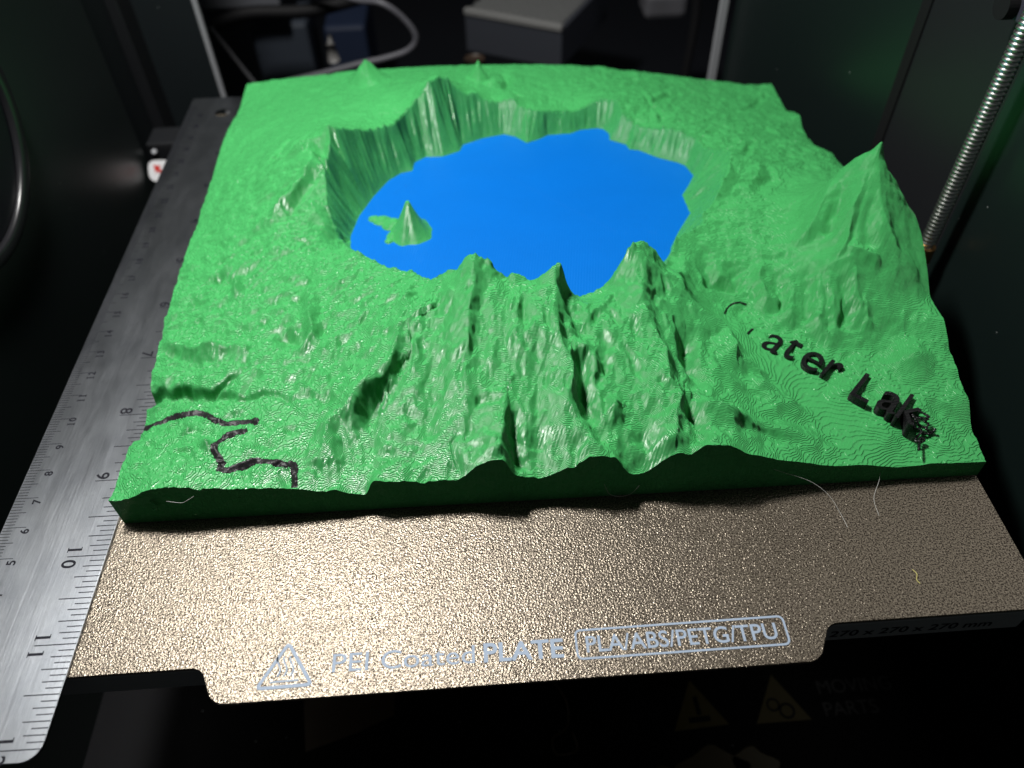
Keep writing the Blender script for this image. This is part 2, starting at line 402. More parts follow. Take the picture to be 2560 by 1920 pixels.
# clutter behind
ps=empty('power_supply_box',(-7.67,44.33,-3.9),math.radians(-29));tag(ps,'grey metal box with a perforated top, blurred behind the model','box')
Wp=7.4
m=MB();m.box(-Wp,0,.0,9,-3.0,-.25);m.build('case',mat('case_grey',(.055,.06,.075),.5,.3),ps,bevel=.1)
m=MB();m.box(-Wp,0,-.12,.35,-.42,.03);m.build('front_lip',mat('lip_grey',(.26,.26,.255),.4,.3),ps,bevel=.1)
m=MB();cell=.46
for j in range(int(8.2/(cell*.87))):
    for i in range(int(Wp/cell)):
        cx=-Wp+.35+i*cell+(j%2)*cell*.5;cy=.55+j*cell*.87
        if cx>-.35:continue
        ro,ri=cell*.56,cell*.43;n=len(m.V)
        for k in range(6):
            a=math.pi/6+k*math.pi/3
            m.V+=[(cx+ro*math.cos(a),cy+ro*math.sin(a),-.1),(cx+ri*math.cos(a),cy+ri*math.sin(a),-.1),(cx+ri*math.cos(a),cy+ri*math.sin(a),-.24)]
        for k in range(6):
            l=(k+1)%6;m.F+=[(n+k*3,n+l*3,n+l*3+1,n+k*3+1),(n+k*3+1,n+l*3+1,n+l*3+2,n+k*3+2)]
o=m.build('perforated_grille',mat('grille_grey',(.26,.265,.26),.4,.4),ps);tag(o,kind='stuff')
def smooth_path(P,n=8):
    P=[Vector(p) for p in P];out=[]
    for i in range(len(P)-1):
        a=P[max(i-1,0)];b=P[i];c=P[i+1];d=P[min(i+2,len(P)-1)]
        for k in range(n):
            t=k/n;out.append(.5*((2*b)+(c-a)*t+(2*a-5*b+4*c-d)*t*t+(3*b-a-3*c+d)*t**3))
    out.append(P[-1]);return out
m=MB();m.tube(smooth_path([(-24.5,43,.5),(-20.86,42,-.6),(-19.05,41,-.55),(-17.8,41,-1.59),(-17.22,41,-2.72),(-17.81,41,-3.5),(-19.31,41,-3.94),(-20.89,41,-4.2),(-23.58,41,-4.75),(-26.6,41,-5.3)]),.2,10)
tag(m.build('grey_cable',mat('cable_grey',(.10,.10,.115),.5),smooth=True),'pale grey cable looping behind the back edge of the model','cable')
m=MB();m.tube(smooth_path([(-31,44,-3.3),(-30.1,44,-2.6),(-27.9,44,-1.95),(-24.4,44,-2.0),(-21.8,44,-1.6),(-19,44,-.9)]),.42,10)
tag(m.build('black_cable',M_dark,smooth=True),'thick black cable arching across the top left background','cable')
m=MB();m.tube([(-29.9,42,-1.9),(-28.1,42,-5.7)],.13,8);tag(m.build('thin_rod',mat('rod_grey',(.12,.12,.13),.4)),'thin slanting grey rod in the dark upper left background','rod')
m=MB();m.box(-29.2,-25.2,48,52,-14,-4.4);tag(m.build('slate_box',mat('slate_blue',(.03,.038,.052),.6),bevel=.3),'dim slate blue box blurred at upper left behind the model','box')
m=MB();m.box(-31.4,-26.2,46,50,-2.5,-1.5);tag(m.build('grey_shelf_bar',mat('bar_grey',(.11,.115,.13),.5),bevel=.2),'grey bar at the top edge of the background, upper left','bar')
m=MB();m.tube([(-22.7,42,-4.4),(-22.75,42,-3.3)],[.38,.26],12);m.tube([(-22.75,42,-3.3),(-22.7,42.2,-2.8)],.15,10)
tag(m.build('white_plug',mat('plug_white',(.16,.155,.15),.5),smooth=True),'small pale plug blurred behind the left cone of the model','plug')
m=MB();m.box(-1.6,1.4,47,49.5,-5.0,-3.2);tag(m.build('pale_bracket',mat('brk_grey',(.09,.09,.10),.5),bevel=.4),'grey rounded block at the top edge behind the model, right of the perforated box','block')
m=MB();m.box(-24.5,-21.4,50,56,-14,-5.6);tag(m.build('navy_case',mat('navy',(.012,.02,.045),.5),bevel=.3),'dark navy case in the background behind the grey cable','case')
m=MB();m.tube([(-13.65,42.4,-14),(-13.65,42.4,-4.9)],[.9,.7],16);tag(m.build('brown_bottle',mat('brown_dim',(.045,.028,.018),.5),smooth=True),'small brown object blurred just beneath the perforated box','bottle')
m=MB();m.tube(smooth_path([(.9,45,3),(1.1,45,-1),(1.5,45,-4),(1.3,45,-9)]),.3,8);tag(m.build('black_hose',M_dark,smooth=True),'black hose hanging left of the right frame strip','hose')
# stickers on the dark base under the plate
def sticker(name,label,x,y,s,rot=0,mk=None):
    e=empty(name,(x,y,-13.98),rot);tag(e,label,'sticker',group='yellow warning stickers under the plate')
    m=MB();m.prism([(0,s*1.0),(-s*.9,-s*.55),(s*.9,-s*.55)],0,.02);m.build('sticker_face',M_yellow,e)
    m=MB();mk(m,s);m.build('symbol',M_dark,e);return e
def gears(m,s):
    for cx,cy,r in ((-.22*s,.0,.22*s),(.18*s,-.22*s,.26*s)):
        n=18
        for i in range(n):
            a=2*math.pi*i/n;b=2*math.pi*(i+1)/n
            m.add([(cx+q*math.cos(t),cy+q*math.sin(t),.03) for q,t in ((r*.72,a),(r,a),(r,b),(r*.72,b))],[(0,1,2,3)])
def hand(m,s):
    m.box(-.35*s,.35*s,-.38*s,-.2*s,.02,.035);m.box(-.05*s,.1*s,-.15*s,.45*s,.02,.035)
sticker('warning_sticker','dim yellow triangle with a hand and bar, left of two on the black base',-6.3,2.9,1.25,.05,hand)
sticker('warning_sticker','dim yellow triangle with two gears, right of two on the black base',-2.9,2.9,1.25,.0,gears)
M_blob=mat('amber_blob',(.07,.05,.012),.5)  # amber patches modelled in place of faint reflections in the black base
def blob(x,y,r,label):
    pts=[(x+r*(1+.18*math.sin(3*a+x)+.1*math.sin(5*a))*math.cos(a),y+r*.8*(1+.12*math.cos(4*a+y))*math.sin(a)) for a in np.linspace(0,2*math.pi,28,endpoint=False)]
    m=MB();m.prism(pts,-13.99,-13.9);tag(m.build('reflection_patch',M_blob,bevel=.04),label,'reflection patch',group='amber reflection patches on the black base')
blob(-6.2,.4,1.3,'largest dim amber reflection patch below the left warning sticker')
blob(-4.6,.6,.9,'amber reflection patch right of the largest one, under the gear sticker')
blob(-8.2,.2,.8,'small amber reflection patch left of the largest one at the bottom edge')
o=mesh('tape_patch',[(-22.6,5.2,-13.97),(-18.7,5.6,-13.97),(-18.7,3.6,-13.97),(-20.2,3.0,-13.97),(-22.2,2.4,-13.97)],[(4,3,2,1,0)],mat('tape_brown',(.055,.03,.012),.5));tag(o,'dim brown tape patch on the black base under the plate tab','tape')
m=MB();m.tube(smooth_path([(-13.2,5.2,-13.9),(-12.2,4.6,-13.8),(-11.6,3.6,-13.9),(-11.7,2.6,-13.9),(-12.3,2.2,-13.9),(-12.2,1.6,-13.9),(-11.4,1.7,-13.9),(-11.5,2.4,-13.9)]),.03,6)
tag(m.build('loose_filament',mat('dim_amber',(.09,.06,.03),.4)),'thin curled filament thread lying on the black base','thread')
tx=text('MOVING','lettering',mat('dim_grey_print',(.004,.004,.005),.5),.8);tx.location=Vector((-1.2,3.2,-13.98))*S;tag(tx,'faint grey lettering beside the gear sticker, upper line','lettering')
tx=text('PARTS','lettering',bpy.data.materials['dim_grey_print'],.8);tx.location=Vector((-1.2,2.3,-13.98))*S;tag(tx,'faint grey lettering beside the gear sticker, lower line','lettering')
# ------------------------------------------------------------------ heated bed
bed=empty('heated_bed',(-13.8,0,-.1));tag(bed,'dark grey heated bed under the textured plate with size lettering on its front','print bed')
m=MB();m.box(-13.55,13.35,.45,27.2,-.27,0);m.build('magnet_sheet',M_dark,bed)
m=MB();m.box(-13.65,13.6,.1,27.3,-1.25,-.28);m.build('body',M_bed,bed,bevel=.06)
t=text('270 x 270 x 270 mm','size_lettering',M_ink,.47,.0,bed,bold=.008,spacing=1.02)
bb=[v.co.x for v in t.data.vertices];t.data.transform(Matrix.Diagonal((4.35*S/(max(bb)-min(bb)),1,1,1)))
t.rotation_euler=(math.pi/2,0,0);t.location=Vector((13.8-5.42,.094,-.98))*S
bx=[v.co.x for v in t.data.vertices]
# ------------------------------------------------------------------ textured spring steel plate
pl=empty('build_plate',(0,0,0));tag(pl,'textured gold build plate with grey print and a front tab','build plate')
out=[(-27.6,0),(-27.6,27.5)];out=[]
def arc(cx,cy,r,a0,a1,n=7):return [(cx+r*math.cos(math.radians(a)),cy+r*math.sin(math.radians(a))) for a in np.linspace(a0,a1,n)]
out+=arc(-27.1,.5,.5,180,270)+arc(-21.75,-.4,.4,90,20,6)+arc(-20.75,-.44,.5,200,270,6)
out+=arc(-6.55,-.44,.5,270,340,6)+arc(-5.5,-.42,.42,160,90,6)+arc(-.4,.4,.4,270,360)+arc(-.4,27.1,.4,0,90)+arc(-27.1,27,.5,90,180)
m=MB();m.prism(out,-.08,0);o=m.build('sheet',M_pei,pl)
# worn bright edge
m=MB();n=len(out)
m.V=[(x,y,-.083) for x,y in out]+[(x*1.0,y,-.012) for x,y in out];cxp=Vector((-13.8,13,0))
m.V=[(x+.012*(1 if x>-13.8 else -1),y+(-.012 if y<5 else .012),z) for x,y,z in m.V]
m.F=[(i,(i+1)%n,n+(i+1)%n,n+i) for i in range(n)];m.build('steel_edge',M_edge,pl)
def stroke(P,wd,z0=.003,z1=.009,closed=False,name='stroke',mt=M_print,parent=pl,mb=None,origin=(0,0)):
    P=[Vector((a+origin[0],b+origin[1],0)) for a,b in P];V=[];F=[];n=len(P)
    for i,p in enumerate(P):
        a=P[(i-1)%n] if closed or i>0 else p;b=P[(i+1)%n] if closed or i<n-1 else p
        d1=(p-a).normalized() if (p-a).length>0 else (b-p).normalized();d2=(b-p).normalized() if (b-p).length>0 else d1
        t=(d1+d2).normalized();nn=Vector((-t.y,t.x,0));k=wd/2/max(.5,nn.dot(Vector((-d1.y,d1.x,0))))
        for s_,z in((1,z0),(1,z1),(-1,z1),(-1,z0)):V.append(tuple(p+nn*k*s_+Vector((0,0,z))))
    for i in range(n if closed else n-1):
        j=(i+1)%n
        for k in range(3):F.append((i*4+k,j*4+k,j*4+k+1,i*4+k+1))
    if mb is not None:mb.add(V,F);return
    return mesh(name,V,F,mt,parent)
def fit_text(body,x0,x1,y0,y1,slope,parent,m,name,bold=.01,zz=.009,tall='E'):
    t=text(body,name,m,1,.0,parent,bold=bold)
    co=[v.co.copy() for v in t.data.vertices];ax=min(c.x for c in co);bxm=max(c.x for c in co);r=text(tall,'ref',m,1,0,None,bold=bold)
    cap=max(v.co.y for v in r.data.vertices);bpy.data.objects.remove(r)
    sx=(x1-x0)*S/(bxm-ax);sy=(y1-y0)*S/cap
    t.data.transform(Matrix.Translation((-ax*sx,0,0))@Matrix.Diagonal((sx,sy,1,1)))
    t.location=Vector((x0,y0,zz))*S;t.rotation_euler=(0,0,slope);return t
g=empty('_tmp');bpy.data.objects.remove(g)
fit_text('PEI Coated',-18.25,-14.72,-.36,.10,-.006,pl,M_print,'coating_lettering',.0)
fit_text('PLATE',-14.50,-12.5,-.375,.105,-.006,pl,M_print,'plate_lettering',.022)
fit_text('PLA/ABS/PETG/TPU',-11.93,-7.10,-.315,.105,.001,pl,M_print,'filament_lettering',.010)
def rrect(x0,x1,y0,y1,r):return arc(x0+r,y0+r,r,180,270,5)+arc(x1-r,y0+r,r,270,360,5)+arc(x1-r,y1-r,r,0,90,5)+arc(x0+r,y1-r,r,90,180,5)
stroke(rrect(-12.17,-6.86,-.47,.27,.13),.055,closed=True,name='lettering_border')
wt=empty('hot_surface_symbol',(0,0,0));bpy.data.objects.remove(wt)
A,B_,C_=Vector((-20.05,-.64)),Vector((-18.72,-.62)),Vector((-19.40,.47))
def rtri(r=.09):
    out_=[];pts=[A,B_,C_]
    for i in range(3):
        p=pts[i];a=(pts[i-1]-p).normalized();b=(pts[(i+1)%3]-p).normalized()
        s_=p+a*r*1.4;e_=p+b*r*1.4
        for t in (0,.33,.66,1):q=(1-t)**2*s_+2*t*(1-t)*p+t*t*e_;out_.append((q.x,q.y))
    return out_
mb=MB();stroke(rtri(),.085,closed=True,mb=mb)
stroke([(-19.75,-.50),(-19.05,-.49)],.045,mb=mb)
for k in (-.16,0,.16):
    stroke([(-19.42+k+.055*math.sin(t*5.2),-.37+t*.5) for t in np.linspace(0,1,12)],.04,mb=mb)
mb.build('hot_surface_symbol',M_print,pl)
# ------------------------------------------------------------------ steel ruler
RW=3.22
ru=empty('steel_ruler',(-24.720529,3.360880,.003),-0.012261);tag(ru,'brushed steel ruler lying along the left edge of the plate, inch marks inward','ruler')
y0,y1=-5.36,25.6
o_=arc(-RW+.45,y0+.45,.45,180,270)+arc(-.45,y0+.45,.45,270,360)+arc(-.1,y1-.1,.1,0,90)+arc(-RW+.1,y1-.1,.1,90,180)
bm=bmesh.new();hc=(-RW/2+.1,24.1);hr=.36;nh=32
vo_=[bm.verts.new((x*S,y*S,.097*S)) for x,y in o_];vi=[bm.verts.new(((hc[0]+hr*math.cos(2*math.pi*i/nh))*S,(hc[1]+hr*math.sin(2*math.pi*i/nh))*S,.097*S)) for i in range(nh)]
es=[bm.edges.new((vo_[i],vo_[(i+1)%len(vo_)])) for i in range(len(vo_))]+[bm.edges.new((vi[i],vi[(i+1)%nh])) for i in range(nh)]
bmesh.ops.triangle_fill(bm,edges=es,use_beauty=True,use_dissolve=False)
r_=bmesh.ops.extrude_face_region(bm,geom=bm.faces[:]);bmesh.ops.translate(bm,verts=[g_ for g_ in r_['geom'] if isinstance(g_,bmesh.types.BMVert)],vec=(0,0,-.092*S))
bmesh.ops.recalc_face_normals(bm,faces=bm.faces[:])
me=bpy.data.meshes.new('blade');bm.to_mesh(me);me.materials.append(M_steel);link(bpy.data.objects.new('blade',me),ru)
mb=MB()
for k in range(0,16*12+1):
    y=(10-k/16)*2.54
    if y>24.9:continue
    l=1.07 if k%16==0 else .88 if k%8==0 else .68 if k%4==0 else .55 if k%2==0 else .41
    mb.box(-l,-.015,y-.013,y+.013,.0965,.0995)
tag(mb.build('inch_scale',M_ink,ru),kind='stuff')
mb=MB()
for k in range(0,301):
    y=k/10-4.954353
    if y>24.9:continue
    l=.66 if k%10==0 else .48 if k%5==0 else .31
    mb.box(-RW+.015,-RW+l,y-.009,y+.009,.0965,.0995)
tag(mb.build('millimetre_scale',M_ink,ru),kind='stuff')
def num(ch,x,y,h,rot,nm='numeral'):
    if ch=='1':
        sg=1 if rot<0 else -1;m=MB();m.box(x-sg*h*.5-.012,x-sg*h*.5+.012,y-h*.2,y+h*.2,.0985,.1003)
        a,b=sorted((y,y+sg*h*.22));m.box(x+sg*h*.46-.012,x+sg*h*.46+.012,a,b,.0985,.1003);m.build('numeral_serif',M_ink,ru)
    t=text(ch,nm,M_ink,h/.71,0,ru,bold=.009);co=[v.co for v in t.data.vertices]
    cx=(min(c.x for c in co)+max(c.x for c in co))/2;cy=(min(c.y for c in co)+max(c.y for c in co))/2
    t.data.transform(Matrix.Translation((-cx,-cy,0)));t.location=Vector((x,y,.1))*S;t.rotation_euler=(0,0,rot)
for n in range(1,13):
    y=(10-n)*2.54;s_=str(n)
    if y>24:continue
    if len(s_)==1:num(s_,-.90,y+.17,.38,-math.pi/2)
    else:num(s_[0],-.92,y+.21,.38,-math.pi/2);num(s_[1],-.96,y-.23,.38,-math.pi/2)
for n in range(1,30):
    y=n-4.954353-.14;s_=str(n)
    if len(s_)==1:num(s_,-RW+.66,y,.24,math.pi/2)
    else:num(s_[0],-RW+.70,y-.09,.22,math.pi/2);num(s_[1],-RW+.70,y+.10,.22,math.pi/2)
